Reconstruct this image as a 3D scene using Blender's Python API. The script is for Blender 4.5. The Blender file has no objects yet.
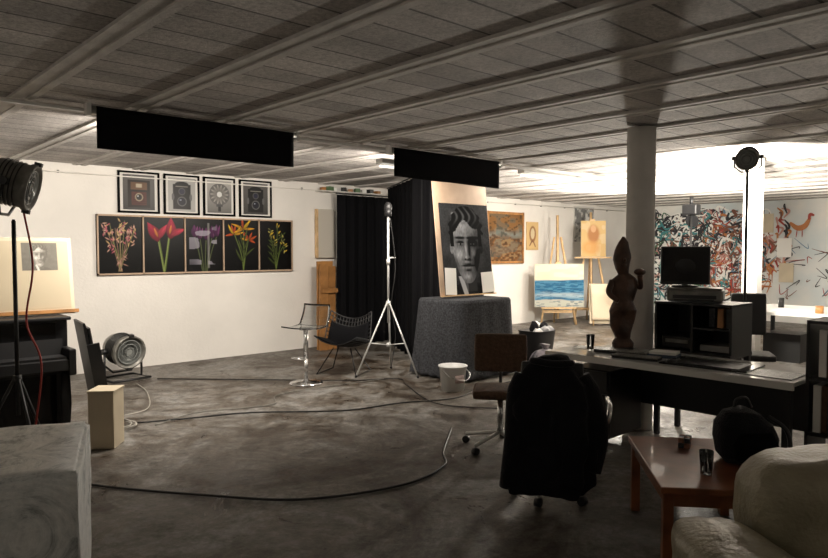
import bpy, bmesh, math, random
import numpy as np
from mathutils import Vector, Matrix, noise
random.seed(4)
rad=math.radians
sc=bpy.context.scene
try:
    sc.view_settings.view_transform='Standard'; sc.view_settings.look='None'
except Exception: pass

# ---------------------------------------------------------------- materials
def mt(name,col,rough=.6,metal=0.,var=.0,scale=8.,bump=0.,bscale=60.,col2=None,spec=.5,emit=0,trans=0.,alpha=1.,coat=0.,detail=5.,sheen=0.):
    m=bpy.data.materials.new(name); m.use_nodes=True
    nt=m.node_tree; b=nt.nodes['Principled BSDF']
    c=(*col,1)
    b.inputs['Base Color'].default_value=c
    b.inputs['Roughness'].default_value=rough
    b.inputs['Metallic'].default_value=metal
    b.inputs['Specular IOR Level'].default_value=spec
    b.inputs['Transmission Weight'].default_value=trans
    b.inputs['Alpha'].default_value=alpha
    b.inputs['Coat Weight'].default_value=coat
    b.inputs['Sheen Weight'].default_value=sheen
    if emit:
        b.inputs['Emission Color'].default_value=c; b.inputs['Emission Strength'].default_value=emit
    tc=nt.nodes.new('ShaderNodeTexCoord')
    if var or col2:
        n=nt.nodes.new('ShaderNodeTexNoise'); n.inputs['Scale'].default_value=scale; n.inputs['Detail'].default_value=detail
        nt.links.new(tc.outputs['Object'],n.inputs['Vector'])
        r=nt.nodes.new('ShaderNodeValToRGB')
        r.color_ramp.elements[0].position=.35; r.color_ramp.elements[1].position=.65
        r.color_ramp.elements[0].color=(*(col2 if col2 else [x*(1-var) for x in col]),1)
        r.color_ramp.elements[1].color=(*[min(1,x*(1+(0 if col2 else var))) for x in col],1)
        nt.links.new(n.outputs['Fac'],r.inputs['Fac']); nt.links.new(r.outputs['Color'],b.inputs['Base Color'])
    if bump:
        n2=nt.nodes.new('ShaderNodeTexNoise'); n2.inputs['Scale'].default_value=bscale; n2.inputs['Detail'].default_value=6
        nt.links.new(tc.outputs['Object'],n2.inputs['Vector'])
        bp=nt.nodes.new('ShaderNodeBump'); bp.inputs['Strength'].default_value=bump; bp.inputs['Distance'].default_value=.02
        nt.links.new(n2.outputs['Fac'],bp.inputs['Height']); nt.links.new(bp.outputs['Normal'],b.inputs['Normal'])
    return m
M={}
M['white']=mt('white_paint',(.80,.77,.72),.8,var=.05,scale=1.3,bump=.15,bscale=30)
M['black']=mt('black_satin',(.012,.012,.013),.45)
M['blackmatte']=mt('black_matte',(.004,.004,.004),.9,spec=.1)
M['blackcloth']=mt('black_cloth',(.006,.006,.007),.95,spec=.1,bump=.3,bscale=120)
M['jacket']=mt('jacket_cloth',(.010,.010,.012),.9,spec=.15,bump=.5,bscale=90,sheen=.1)
M['metal']=mt('chrome',(.75,.75,.75),.22,1)
M['alu']=mt('white_stand_metal',(.72,.72,.70),.35,.4)
M['greymetal']=mt('grey_painted_metal',(.20,.195,.175),.42,.3,var=.2,scale=12)
M['darkmetal']=mt('dark_metal',(.035,.035,.035),.4,.6)
M['lens']=mt('fresnel_lens',(.20,.21,.20),.15,0,coat=.6)
M['pine']=mt('pine_wood',(.62,.42,.22),.55,var=.18,scale=6)
M['palewood']=mt('pale_plywood',(.46,.33,.23),.6,var=.1,scale=4)
M['brownwood']=mt('brown_wood',(.36,.17,.055),.5,var=.3,scale=5)
M['redwood']=mt('mahogany_table',(.22,.078,.034),.30,var=.3,scale=6,coat=.2)
M['statuewood']=mt('carved_wood',(.065,.029,.016),.4,var=.5,scale=9,bump=.4,bscale=25)
M['paper']=mt('paper',(.85,.84,.80),.8)
M['mat']=mt('mat_board',(.66,.64,.60),.8)
M['blanket']=mt('grey_wool_blanket',(.062,.064,.070),.95,var=.35,scale=45,bump=.9,bscale=80,spec=.1)
M['plastic']=mt('white_plastic',(.78,.78,.76),.35)
M['acrylic']=mt('clear_acrylic',(.80,.84,.86),.03,trans=1.)
M['glass']=mt('glass',(.9,.93,.93),.03,trans=1.)
M['leather']=mt('olive_leather',(.34,.305,.215),.32,var=.14,scale=5,bump=.3,bscale=45)
M['brownfab']=mt('brown_upholstery',(.11,.062,.037),.85,var=.2,scale=30,bump=.4)
M['desktop']=mt('desk_glass_top',(.55,.55,.53),.14,var=.06,scale=3)
M['blackgloss']=mt('black_gloss',(.008,.008,.009),.12)
M['cable_b']=mt('black_cable',(.01,.01,.01),.5)
M['cable_w']=mt('white_cable',(.36,.34,.30),.5)
M['cable_r']=mt('red_cable',(.35,.03,.02),.5)
M['board']=mt('cream_board',(.60,.52,.38),.7,var=.06,scale=3)
def col(name,c,rough=.6,**k):
    if name not in M: M[name]=mt(name,c,rough,**k)
    return M[name]

# ---------------------------------------------------------------- geometry helpers
def grp(name,loc=(0,0,0),rz=0,rx=0,ry=0):
    e=bpy.data.objects.new(name,None); sc.collection.objects.link(e)
    e.location=loc; e.rotation_euler=(rad(rx),rad(ry),rad(rz)); e.empty_display_size=.1
    return e
def obj(G,name,bm,mat,loc=(0,0,0),rot=(0,0,0),smooth=False,bev=0,sub=0,mats=None,solid=0):
    me=bpy.data.meshes.new(name)
    bmesh.ops.recalc_face_normals(bm,faces=bm.faces[:]) if not solid else None
    bm.to_mesh(me); bm.free()
    for mm in (mats or [mat]): me.materials.append(mm)
    if smooth:
        for p in me.polygons: p.use_smooth=True
    o=bpy.data.objects.new(name,me); sc.collection.objects.link(o)
    o.location=loc; o.rotation_euler=[rad(a) for a in rot]
    if G is not None: o.parent=G
    if solid:
        s=o.modifiers.new('s','SOLIDIFY'); s.thickness=solid; s.offset=0
    if bev:
        b=o.modifiers.new('b','BEVEL'); b.width=bev; b.segments=2; b.limit_method='ANGLE'
    if sub:
        s=o.modifiers.new('ss','SUBSURF'); s.levels=sub; s.render_levels=sub
    return o
def box(G,name,size,loc,mat,rot=(0,0,0),bev=0,sub=0,smooth=False):
    bm=bmesh.new(); bmesh.ops.create_cube(bm,size=1)
    bmesh.ops.scale(bm,vec=size,verts=bm.verts[:])
    return obj(G,name,bm,mat,loc,rot,smooth,bev,sub)
def cyl(G,name,r,h,loc,mat,rot=(0,0,0),r2=None,n=28,bev=0):
    bm=bmesh.new(); bmesh.ops.create_cone(bm,cap_ends=True,segments=n,radius1=r,radius2=r if r2 is None else r2,depth=h)
    o=obj(G,name,bm,mat,loc,rot,False,bev)
    for p in o.data.polygons: p.use_smooth=len(p.vertices)==4
    return o
def sph(G,name,s,loc,mat,rot=(0,0,0),n=20):
    bm=bmesh.new(); bmesh.ops.create_uvsphere(bm,u_segments=n,v_segments=n//2+2,radius=1)
    bmesh.ops.scale(bm,vec=s,verts=bm.verts[:])
    return obj(G,name,bm,mat,loc,rot,True)
def cat(pts,k=8):
    P=[Vector(p) for p in pts]; P=[P[0]*2-P[1]]+P+[P[-1]*2-P[-2]]; out=[]
    for i in range(1,len(P)-2):
        for j in range(k):
            t=j/k
            out.append(.5*((2*P[i])+(-P[i-1]+P[i+1])*t+(2*P[i-1]-5*P[i]+4*P[i+1]-P[i+2])*t*t+(-P[i-1]+3*P[i]-3*P[i+1]+P[i+2])*t**3))
    out.append(P[-2]); return out
def _interp(L,t):
    x=t*(len(L)-1); i=min(int(x),len(L)-2); return L[i]+(L[i+1]-L[i])*(x-i)
def tube(G,name,pts,r,mat,smooth=False,n=8,radii=None,loc=(0,0,0)):
    P=cat(pts) if smooth else [Vector(p) for p in pts]
    bm=bmesh.new(); rings=[]; up=Vector((0,0,1))
    N=len(P)
    for i,p in enumerate(P):
        t=(P[min(i+1,N-1)]-P[max(i-1,0)]).normalized()
        if i==0:
            a=t.cross(up)
            if a.length<.01: a=t.cross(Vector((1,0,0)))
            a.normalize()
        else:
            a=(a-t*a.dot(t)).normalized()
        b=t.cross(a)
        rr=r if radii is None else _interp(radii,i/(N-1))
        rings.append([bm.verts.new(p+a*rr*math.cos(2*math.pi*k/n)+b*rr*math.sin(2*math.pi*k/n)) for k in range(n)])
    for i in range(N-1):
        for k in range(n):
            bm.faces.new([rings[i][k],rings[i][(k+1)%n],rings[i+1][(k+1)%n],rings[i+1][k]])
    bm.faces.new(rings[0]); bm.faces.new(rings[-1])
    return obj(G,name,bm,mat,loc,smooth=True)
def lathe(G,name,prof,mat,loc=(0,0,0),rot=(0,0,0),n=32,solid=0):
    bm=bmesh.new(); rings=[]
    for r,z in prof:
        rings.append([bm.verts.new((max(r,.0005)*math.cos(2*math.pi*k/n),max(r,.0005)*math.sin(2*math.pi*k/n),z)) for k in range(n)])
    for i in range(len(rings)-1):
        for k in range(n): bm.faces.new([rings[i][k],rings[i][(k+1)%n],rings[i+1][(k+1)%n],rings[i+1][k]])
    if not solid:
        bm.faces.new(rings[0]); bm.faces.new(rings[-1])
    return obj(G,name,bm,mat,loc,rot,True,solid=solid)
def loft(G,name,rings,mat,n=48,pw=2.,fold=0.,nf=7,loc=(0,0,0),rot=(0,0,0),jit=0.,k=5,seed=0,sub=0):
    """rings: (z,cx,cy,rx,ry,foldamount)"""
    bm=bmesh.new(); R=[]
    RR=[]
    for i in range((len(rings)-1)*k+1):
        t=i/((len(rings)-1)*k); x=t*(len(rings)-1); a=min(int(x),len(rings)-2); f=x-a; f=f*f*(3-2*f)
        RR.append([rings[a][q]+(rings[a+1][q]-rings[a][q])*f for q in range(len(rings[0]))])
    for q in RR:
        z,cx,cy,rx,ry=q[:5]; fa=q[5] if len(q)>5 else fold
        ring=[]
        for j in range(n):
            an=2*math.pi*j/n; c,s=math.cos(an),math.sin(an)
            d=(abs(c)**pw+abs(s)**pw)**(-1/pw)
            wv=1+fa*math.sin(nf*an+1.3*math.sin(2*an+seed)+z*1.5)
            v=Vector((cx+rx*c*d*wv,cy+ry*s*d*wv,z))
            if jit: v+=noise.noise_vector(v*6+Vector((seed,0,0)))*jit
            ring.append(bm.verts.new(v))
        R.append(ring)
    for i in range(len(R)-1):
        for j in range(n): bm.faces.new([R[i][j],R[i][(j+1)%n],R[i+1][(j+1)%n],R[i+1][j]])
    bm.faces.new(R[0]); bm.faces.new(R[-1])
    return obj(G,name,bm,mat,loc,rot,True,sub=sub)
def pillow(G,name,size,loc,mat,e=.4,wr=.012,seed=0,rot=(0,0,0),n=56,tufts=()):
    """rounded upholstered volume (super-ellipsoid) with leather wrinkles"""
    bm=bmesh.new(); bmesh.ops.create_uvsphere(bm,u_segments=n,v_segments=n//2,radius=1)
    for v in bm.verts:
        c=v.co.normalized(); q=(abs(c.x)**(2/e)+abs(c.y)**(2/e)+abs(c.z)**(2/e))**(-e/2); p=c*q
        v.co=Vector((p.x*size[0]/2,p.y*size[1]/2,p.z*size[2]/2))
        w_=noise.noise_vector(v.co*4+Vector((seed,seed,0)))*wr+noise.noise_vector(v.co*11+Vector((0,seed,0)))*wr*.5
        cr=abs(math.sin(v.co.x*17+2*math.sin(v.co.z*9+seed)))**6*wr*.5
        v.co+=w_-c*cr
        for tx,tz,tr,td in tufts:
            d=math.hypot(v.co.x-tx,v.co.z-tz)/tr; v.co-=c*td*math.exp(-d*d)
    return obj(G,name,bm,mat,loc,rot,True)
def surf(G,name,fn,nu,nv,mat,solid=.004,loc=(0,0,0)):
    bm=bmesh.new(); g=[[bm.verts.new(fn(i/nu,j/nv)) for j in range(nv+1)] for i in range(nu+1)]
    for i in range(nu):
        for j in range(nv): bm.faces.new([g[i][j],g[i+1][j],g[i+1][j+1],g[i][j+1]])
    return obj(G,name,bm,mat,loc,smooth=True,solid=solid)
def stroke(bm,pts,w,idx,mp,off):
    P=cat([(p[0],p[1],0) for p in pts],6); prev=None; N=len(P)
    for i,p in enumerate(P):
        t=(P[min(i+1,N-1)]-P[max(i-1,0)])
        if t.length<1e-6: t=Vector((1,0,0))
        t.normalize(); nn=Vector((-t.y,t.x,0)); ww=w*.5*(.35+.65*math.sin(math.pi*(i+.6)/(N+.2)))
        a=bm.verts.new(mp(p.x+nn.x*ww,p.y+nn.y*ww,off)); b=bm.verts.new(mp(p.x-nn.x*ww,p.y-nn.y*ww,off))
        if prev:
            f=bm.faces.new([prev[0],prev[1],b,a]); f.material_index=idx
        prev=(a,b)

# ---- painted artwork: pigment stored as vertex colours on a flat sheet (x right, z up, facing -Y)
def paintmat(name,rough=.7,spec=.2):
    m=bpy.data.materials.new(name); m.use_nodes=True; nt=m.node_tree; b=nt.nodes['Principled BSDF']
    a=nt.nodes.new('ShaderNodeVertexColor'); a.layer_name='pigment'; nt.links.new(a.outputs['Color'],b.inputs['Base Color'])
    b.inputs['Roughness'].default_value=rough; b.inputs['Specular IOR Level'].default_value=spec; return m
PM=paintmat('painted_pigment',.85,.08); PH=paintmat('photo_print',.35,.2)
def vnoise(X,Z,s,seed=0):
    rng=np.random.RandomState(seed); T=rng.rand(64,64)
    x=X*s+100; z=Z*s+100; xi=np.floor(x).astype(int); zi=np.floor(z).astype(int); fx=x-xi; fz=z-zi; fx=fx*fx*(3-2*fx); fz=fz*fz*(3-2*fz)
    g=lambda a,b:T[a%64,b%64]
    return (g(xi,zi)*(1-fx)+g(xi+1,zi)*fx)*(1-fz)+(g(xi,zi+1)*(1-fx)+g(xi+1,zi+1)*fx)*fz
class Paint:
    def __init__(s,w,h,nx,nz,bg):
        s.w,s.h,s.nx,s.nz=w,h,nx,nz
        s.X,s.Z=np.meshgrid(np.linspace(-w/2,w/2,nx),np.linspace(0,h,nz)); s.A=np.zeros((nz,nx,3))+np.array(bg); s.px=w/nx
    def over(s,m,c):
        m=np.clip(m,0,1)[...,None]; s.A=s.A*(1-m)+np.array(c)*m if not isinstance(c,np.ndarray) or c.ndim<3 else s.A*(1-m)+c*m
    def petal(s,cx,cz,ang,L,wd,c,al=1.,curl=0.,tipdark=0.):
        a=rad(ang); dx=s.X-cx; dz=s.Z-cz; t=(dx*math.cos(a)+dz*math.sin(a))/L; q=-dx*math.sin(a)+dz*math.cos(a)-curl*L*t*t
        tt=np.clip(t,0,1); half=wd/2*np.sin(np.pi*tt**.8)+1e-4
        m=np.clip((half-np.abs(q))/s.px/1.2+.3,0,1)*(t>0)*(t<1)
        sh=(.22+.85*tt-tipdark*tt)*(1-.65*np.clip(np.abs(q)/half,0,1)**2)*(.7+.5*vnoise(q,t*L*.25,90,3))+.03
        s.over(m*al,np.array(c)[None,None,:]*sh[...,None])
    def line(s,pts,w,c,al=1.):
        P=cat([(p[0],p[1],0) for p in pts],6)
        for p,q in zip(P[:-1],P[1:]):
            d=q-p; L2=max(d.length_squared,1e-9); t=np.clip(((s.X-p.x)*d.x+(s.Z-p.y)*d.y)/L2,0,1)
            dist=np.hypot(s.X-p.x-t*d.x,s.Z-p.y-t*d.y); s.over(np.clip((w/2-dist)/s.px+.5,0,1)*al,c)
    def disc(s,cx,cz,rx,rz,c,soft=.1,al=1.):
        r=np.hypot((s.X-cx)/rx,(s.Z-cz)/rz); s.over(np.clip((1-r)/soft+.5,0,1)*al,c)
    def rect(s,x0,x1,z0,z1,c,al=1.):
        m=np.clip((s.X-x0)/s.px+.5,0,1)*np.clip((x1-s.X)/s.px+.5,0,1)*np.clip((s.Z-z0)/s.px+.5,0,1)*np.clip((z1-s.Z)/s.px+.5,0,1); s.over(m*al,c)
    def build(s,G,name,y,mat,x0=0,z0=0,rot=(0,0,0)):
        v=[(x0+a,0,z0+b) for a,b in zip(s.X.ravel(),s.Z.ravel())]
        f=[(j*s.nx+i,j*s.nx+i+1,(j+1)*s.nx+i+1,(j+1)*s.nx+i) for j in range(s.nz-1) for i in range(s.nx-1)]
        me=bpy.data.meshes.new(name); me.from_pydata(v,[],f); ca=me.color_attributes.new('pigment','FLOAT_COLOR','POINT')
        buf=np.ones((s.nx*s.nz,4),dtype=np.float32); buf[:,:3]=np.clip(s.A,0,1).reshape(-1,3); ca.data.foreach_set('color',buf.ravel())
        me.materials.append(mat); o=bpy.data.objects.new(name,me); sc.collection.objects.link(o); o.parent=G; o.location=(0,y,0); o.rotation_euler=[rad(a) for a in rot]; return o
def ga(X,Z,cx,cz,sx,sz): return np.exp(-((X-cx)/sx)**2-((Z-cz)/sz)**2)
def face_tone(X,Z):
    """charcoal portrait tone, X in -.44.. .44, Z 0..1.14"""
    n=vnoise(X,Z,60,1); n2=vnoise(X*1.0,Z*.35,110,2)
    T=.016+.014*n+.018*vnoise(X,Z,9,5)
    body=np.clip((.20-.45*np.abs(X)**1.3*1.2-Z)/.02+.5,0,1); T=T*(1-body)+body*(.008+.010*n)
    nk=np.clip((.12-np.abs(X-.01))/.02+.5,0,1)*(Z<.36)*(Z>.05); T=T*(1-nk)+nk*(.03+.06*(X<-.02))
    col_=np.clip((.035-np.abs(X+.10+.35*(Z-.14)))/.01+.5,0,1)*(Z<.24); T=T*(1-col_)+col_*.42
    zc=np.clip((Z-.15)/.40,0,1); hw=.235*np.clip(zc,0,1)**.42; hw=np.where(Z>.55,.235-.03*np.clip((Z-.8)/.3,0,1),hw)
    fm=np.clip((hw-np.abs(X))/.012+.5,0,1)*np.clip((Z-.145)/.012,0,1)*np.clip((1.02-Z)/.02,0,1)
    for sx in (-1,1): fm=np.maximum(fm,(np.hypot((X-sx*.245)/.028,(Z-.58)/.07)<1)*.9)
    S=.20-.50*np.clip(X+.03,-.2,1)-.10*np.abs(X)
    S+= .24*ga(X,Z,-.06,.84,.11,.09)+.10*ga(X,Z,.10,.83,.06,.05)+.34*ga(X,Z,-.015,.55,.018,.11)+.18*ga(X,Z,-.01,.47,.035,.02)
    S+= .28*ga(X,Z,-.13,.50,.06,.06)+.16*ga(X,Z,.11,.52,.035,.04)+.24*ga(X,Z,-.02,.235,.06,.035)+.14*ga(X,Z,-.02,.415,.05,.02)+.12*ga(X,Z,-.10,.68,.05,.012)
    for sx in (-1,1):
        S-= .30*ga(X,Z,sx*.10,.645,.062,.038); S-=.45*ga(X,Z,sx*.105,.705,.075,.014)
    S-= .22*ga(X,Z,.04,.56,.022,.12)+.30*ga(X,Z,.0,.435,.05,.013)+.40*ga(X,Z,-.035,.445,.012,.008)+.4*ga(X,Z,.03,.445,.012,.008)
    S-= .50*ga(X,Z,0,.365,.085,.009)+.18*ga(X,Z,0,.385,.06,.014)+.22*ga(X,Z,0,.31,.05,.016)+.18*ga(X,Z,.17,.42,.07,.14)+.16*ga(X,Z,-.19,.38,.04,.12)
    S+= .12*ga(X,Z,0,.343,.05,.010)
    for sx in (-1,1):
        S+=.38*ga(X,Z,sx*.10,.632,.034,.011); S-=.7*ga(X,Z,sx*.098,.634,.012,.013); S-=.3*ga(X,Z,sx*.10,.65,.045,.005)
    S=np.clip(S*.8*(.72+.46*n2)*(.75+.5*vnoise(X,Z,26,8)),.010,.55); T=T*(1-fm)+fm*S
    hl=.87+.035*np.sin(X*22+2.2)+.02*n-2.6*np.abs(X)**2.2*1.2
    hm=np.clip((Z-hl)/.012,0,1)*(np.hypot((X-.01)/(.275+.02*np.sin(Z*60)),(Z-.80)/.295)<1); side=(np.abs(X)>.205)*(np.abs(X)<.262)*(Z>.60)*(Z<.9); hm=np.maximum(hm,side*1.)
    hs=.006+.10*np.clip(np.sin(X*60+np.sin(Z*18)*3.5)*.5+.5,0,1)**4*ga(X,Z,-.03,.98,.22,.09); T=T*(1-hm)+hm*hs
    return T
CAM=-42.5

# ---------------------------------------------------------------- room shell
X0,X1,Y0,Y1,HC=-3.,16.2,-3.,9.35,2.7
fl=bpy.data.materials.new('stained_concrete'); fl.use_nodes=True
nt=fl.node_tree; b=nt.nodes['Principled BSDF']; tc=nt.nodes.new('ShaderNodeTexCoord')
def N(t,**k):
    n=nt.nodes.new(t)
    for a,v in k.items(): n.inputs[a].default_value=v
    return n
def ramp(fac,els):
    r=nt.nodes.new('ShaderNodeValToRGB'); e=r.color_ramp.elements
    e[0].position,e[0].color=els[0][0],(*els[0][1],1); e[1].position,e[1].color=els[-1][0],(*els[-1][1],1)
    for p,c in els[1:-1]: q=e.new(p); q.color=(*c,1)
    nt.links.new(fac,r.inputs['Fac']); return r.outputs['Color']
def mul(a,b_):
    m=nt.nodes.new('ShaderNodeMix'); m.data_type='RGBA'; m.blend_type='MULTIPLY'; m.inputs[0].default_value=1; nt.links.new(a,m.inputs[6]); nt.links.new(b_,m.inputs[7]); return m.outputs[2]
n1=N('ShaderNodeTexNoise',Scale=.85,Detail=10.,Roughness=.72,Distortion=1.4); n2=N('ShaderNodeTexNoise',Scale=18.,Detail=8.,Roughness=.78); n3=N('ShaderNodeTexNoise',Scale=2.1,Detail=9.,Roughness=.78,Distortion=.7); n4=N('ShaderNodeTexNoise',Scale=5.5,Detail=9.,Roughness=.82)
for n in (n1,n2,n3,n4): nt.links.new(tc.outputs['Object'],n.inputs['Vector'])
base=ramp(n1.outputs['Fac'],[(.40,(.070,.052,.038)),(.46,(.115,.100,.082)),(.52,(.17,.158,.142)),(.60,(.235,.228,.215))])
c2=ramp(n2.outputs['Fac'],[(.32,(.5,.5,.5)),(.68,(1.4,1.4,1.4))]); c3=ramp(n3.outputs['Fac'],[(.42,(.34,.27,.21)),(.47,(.72,.67,.61)),(.53,(1,1,1))]); c4=ramp(n4.outputs['Fac'],[(.38,(.45,.42,.39)),(.5,(1,1,1)),(.65,(1.3,1.3,1.3))])
nt.links.new(mul(mul(mul(base,c2),c3),c4),b.inputs['Base Color'])
mr=N('ShaderNodeMapRange'); mr.inputs[1].default_value=.35; mr.inputs[2].default_value=.6; mr.inputs[3].default_value=.22; mr.inputs[4].default_value=.7
nt.links.new(n3.outputs['Fac'],mr.inputs[0]); nt.links.new(mr.outputs[0],b.inputs['Roughness'])
bp=N('ShaderNodeBump',Strength=.4,Distance=.02); nt.links.new(n2.outputs['Fac'],bp.inputs['Height']); nt.links.new(bp.outputs['Normal'],b.inputs['Normal'])

ce=bpy.data.materials.new('woodwool_ceiling_blocks'); ce.use_nodes=True
nt=ce.node_tree; b=nt.nodes['Principled BSDF']; tc=nt.nodes.new('ShaderNodeTexCoord')
mp_=nt.nodes.new('ShaderNodeMapping'); mp_.inputs['Location'].default_value=(-.5,0,0)
br=nt.nodes.new('ShaderNodeTexBrick'); br.offset=0; br.inputs['Scale'].default_value=1; br.inputs['Brick Width'].default_value=.75; br.inputs['Row Height'].default_value=.26
br.inputs['Mortar Size'].default_value=.009; br.inputs['Mortar Smooth'].default_value=.3; br.inputs['Bias'].default_value=0
br.inputs['Color1'].default_value=(.60,.565,.535,1); br.inputs['Color2'].default_value=(.41,.38,.36,1); br.inputs['Mortar'].default_value=(.14,.13,.125,1)
nt.links.new(tc.outputs['Object'],mp_.inputs['Vector']); nt.links.new(mp_.outputs['Vector'],br.inputs['Vector'])
nz=N('ShaderNodeTexNoise',Scale=45.,Detail=6.,Roughness=.8); nt.links.new(tc.outputs['Object'],nz.inputs['Vector'])
nz2=N('ShaderNodeTexNoise',Scale=2.2,Detail=4.); nt.links.new(tc.outputs['Object'],nz2.inputs['Vector'])
nt.links.new(mul(mul(br.outputs['Color'],ramp(nz.outputs['Fac'],[(.3,(.5,.5,.5)),(.7,(1.4,1.4,1.4))])),ramp(nz2.outputs['Fac'],[(.35,(.8,.8,.8)),(.65,(1.1,1.1,1.1))])),b.inputs['Base Color'])
b.inputs['Roughness'].default_value=.9
bp=N('ShaderNodeBump',Strength=.6,Distance=.02); nt.links.new(nz.outputs['Fac'],bp.inputs['Height']); nt.links.new(bp.outputs['Normal'],b.inputs['Normal'])
M['beam']=mt('concrete_beam',(.60,.57,.54),.85,var=.1,scale=6,bump=.3)
sm=bpy.data.materials.new('marbled_plastic_sheet'); sm.use_nodes=True; nt=sm.node_tree; b=nt.nodes['Principled BSDF']; tc=nt.nodes.new('ShaderNodeTexCoord')
a1=N('ShaderNodeTexNoise',Scale=3.,Detail=12.,Roughness=.72,Distortion=1.8); a2=N('ShaderNodeTexNoise',Scale=22.,Detail=8.,Roughness=.8)
for n in (a1,a2): nt.links.new(tc.outputs['Object'],n.inputs['Vector'])
nt.links.new(mul(ramp(a1.outputs['Fac'],[(.38,(.34,.37,.38)),(.46,(.75,.78,.78)),(.56,(.95,.96,.95)),(.68,(.6,.62,.62))]),ramp(a2.outputs['Fac'],[(.3,(.75,.75,.75)),(.6,(1.0,1.0,1.0))])),b.inputs['Base Color']); b.inputs['Roughness'].default_value=.4
bp=N('ShaderNodeBump',Strength=.5,Distance=.02); nt.links.new(a1.outputs['Fac'],bp.inputs['Height']); nt.links.new(bp.outputs['Normal'],b.inputs['Normal']); M['sheet']=sm

def slab(name,a,bb,mat):
    s=[bb[i]-a[i] for i in range(3)]; c=[(bb[i]+a[i])/2 for i in range(3)]
    bm=bmesh.new(); bmesh.ops.create_cube(bm,size=1); bmesh.ops.scale(bm,vec=s,verts=bm.verts[:]); bmesh.ops.translate(bm,vec=c,verts=bm.verts[:])
    return obj(None,name,bm,mat)
slab('floor',(X0-.2,Y0-.2,-.1),(X1+.2,Y1+.2,0),fl)
slab('ceiling',(X0-.2,Y0-.2,HC),(X1+.2,Y1+.2,HC+.1),ce)
slab('wall_back',(X0-.2,Y1,0),(X1+.2,Y1+.2,HC),M['white'])
M['muralbase']=mt('mural_ground_paint',(.78,.75,.70),.8,col2=(.58,.64,.65),scale=1.1,detail=6)
slab('wall_right',(X1,Y0,0),(X1+.2,Y1,HC),M['muralbase'])
slab('wall_left',(X0-.2,Y0,0),(X0,Y1,HC),M['white'])
slab('wall_front',(X0,Y0-.2,0),(X1,Y0,HC),M['white'])
G=grp('ceiling_beams')
bm=bmesh.new()
k=-5
while 1.25+.75*k<X1-.1:
    xb=1.25+.75*k
    if xb>X0+.1:
        for dx,w,d in ((-.05,.05,.02),(.05,.05,.02),(0,.05,.008)):
            m=bmesh.ops.create_cube(bm,size=1)['verts']
            bmesh.ops.scale(bm,vec=(w,Y1-Y0,d),verts=m); bmesh.ops.translate(bm,vec=(xb+dx,(Y0+Y1)/2,HC-d/2),verts=m)
    k+=1
obj(G,'ribs',bm,M['beam'])
G=grp('trim_1'); tube(G,'conduit',[(X0+.1,Y1-.03,2.58),(7,Y1-.03,2.58),(15.9,Y1-.03,2.6)],.009,M['white'])
for i in range(20): box(G,'clip',(.02,.03,.035),(X0+1+i*.9,Y1-.02,2.585),M['greymetal'])

G=grp('round_column',(5.6,3.12,0)); lathe(G,'shaft',[(.123,0),(.123,HC-.02)],mt('column_paint',(.58,.56,.53),.75,var=.1,scale=3),n=40)
G=grp('square_pillar',(8.36,3.22,0)); box(G,'shaft',(.17,.17,HC-.02),(0,0,(HC-.02)/2),M['white'],bev=.01)

# ---------------------------------------------------------------- ceiling rail, black flags, fluorescents
G=grp('ceiling_rail')
box(G,'rail',(12.,.05,.035),(3.,5.5,HC-.05),M['beam'])
box(G,'rail_lip',(12.,.02,.02),(3.,5.44,HC-.06),M['alu'])
def flag(x0,x1,z0,z1,y,sag):
    G=grp('blackout_screen',(0,y,0))
    cyl(G,'roller',.03,x1-x0+.12,((x0+x1)/2,.0,HC-.07),M['greymetal'],rot=(0,90,0))
    for xx in (x0-.05,x1+.05): box(G,'bracket',(.03,.06,.09),(xx,0,HC-.075),M['alu'])
    surf(G,'cloth',lambda u,v:Vector((x0+(x1-x0)*u,.012*math.sin(u*9)*v-.03,z1+(z0-z1)*v-sag*u*v)),40,8,M['blackcloth'],solid=.01)
flag(1.68,3.36,2.345,2.65,5.3,.0)
flag(4.60,6.25,2.36,2.65,5.35,.03)
def fluo(x0,x1,y,z,e,tilt,w=.16,colr=(1,.91,.80)):
    G=grp('fluorescent_fixture',((x0+x1)/2,y,z)); L=x1-x0
    box(G,'housing',(L,.12,.05),(0,0,.05),M['alu'],bev=.008)
    cyl(G,'tube_lamp',.014,L-.08,(0,.03,.0),col('tube_glow',(1,.95,.86),emit=1.5),rot=(0,90,0),n=12)
    l=bpy.data.lights.new('tube_light','AREA'); l.shape='RECTANGLE'; l.size=L*.95; l.size_y=w; l.energy=e; l.color=colr
    o=bpy.data.objects.new('tube_light',l); sc.collection.objects.link(o); o.parent=G; o.location=(0,.03,-.03); o.rotation_euler=(rad(tilt),0,0)
fluo(2.0,3.2,5.75,2.52,108,54)
fluo(4.75,5.7,5.75,2.52,62,54)
fluo(7.2,8.4,5.75,2.60,34,50)
fluo(10.2,11.6,6.2,2.60,80,42)

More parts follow.
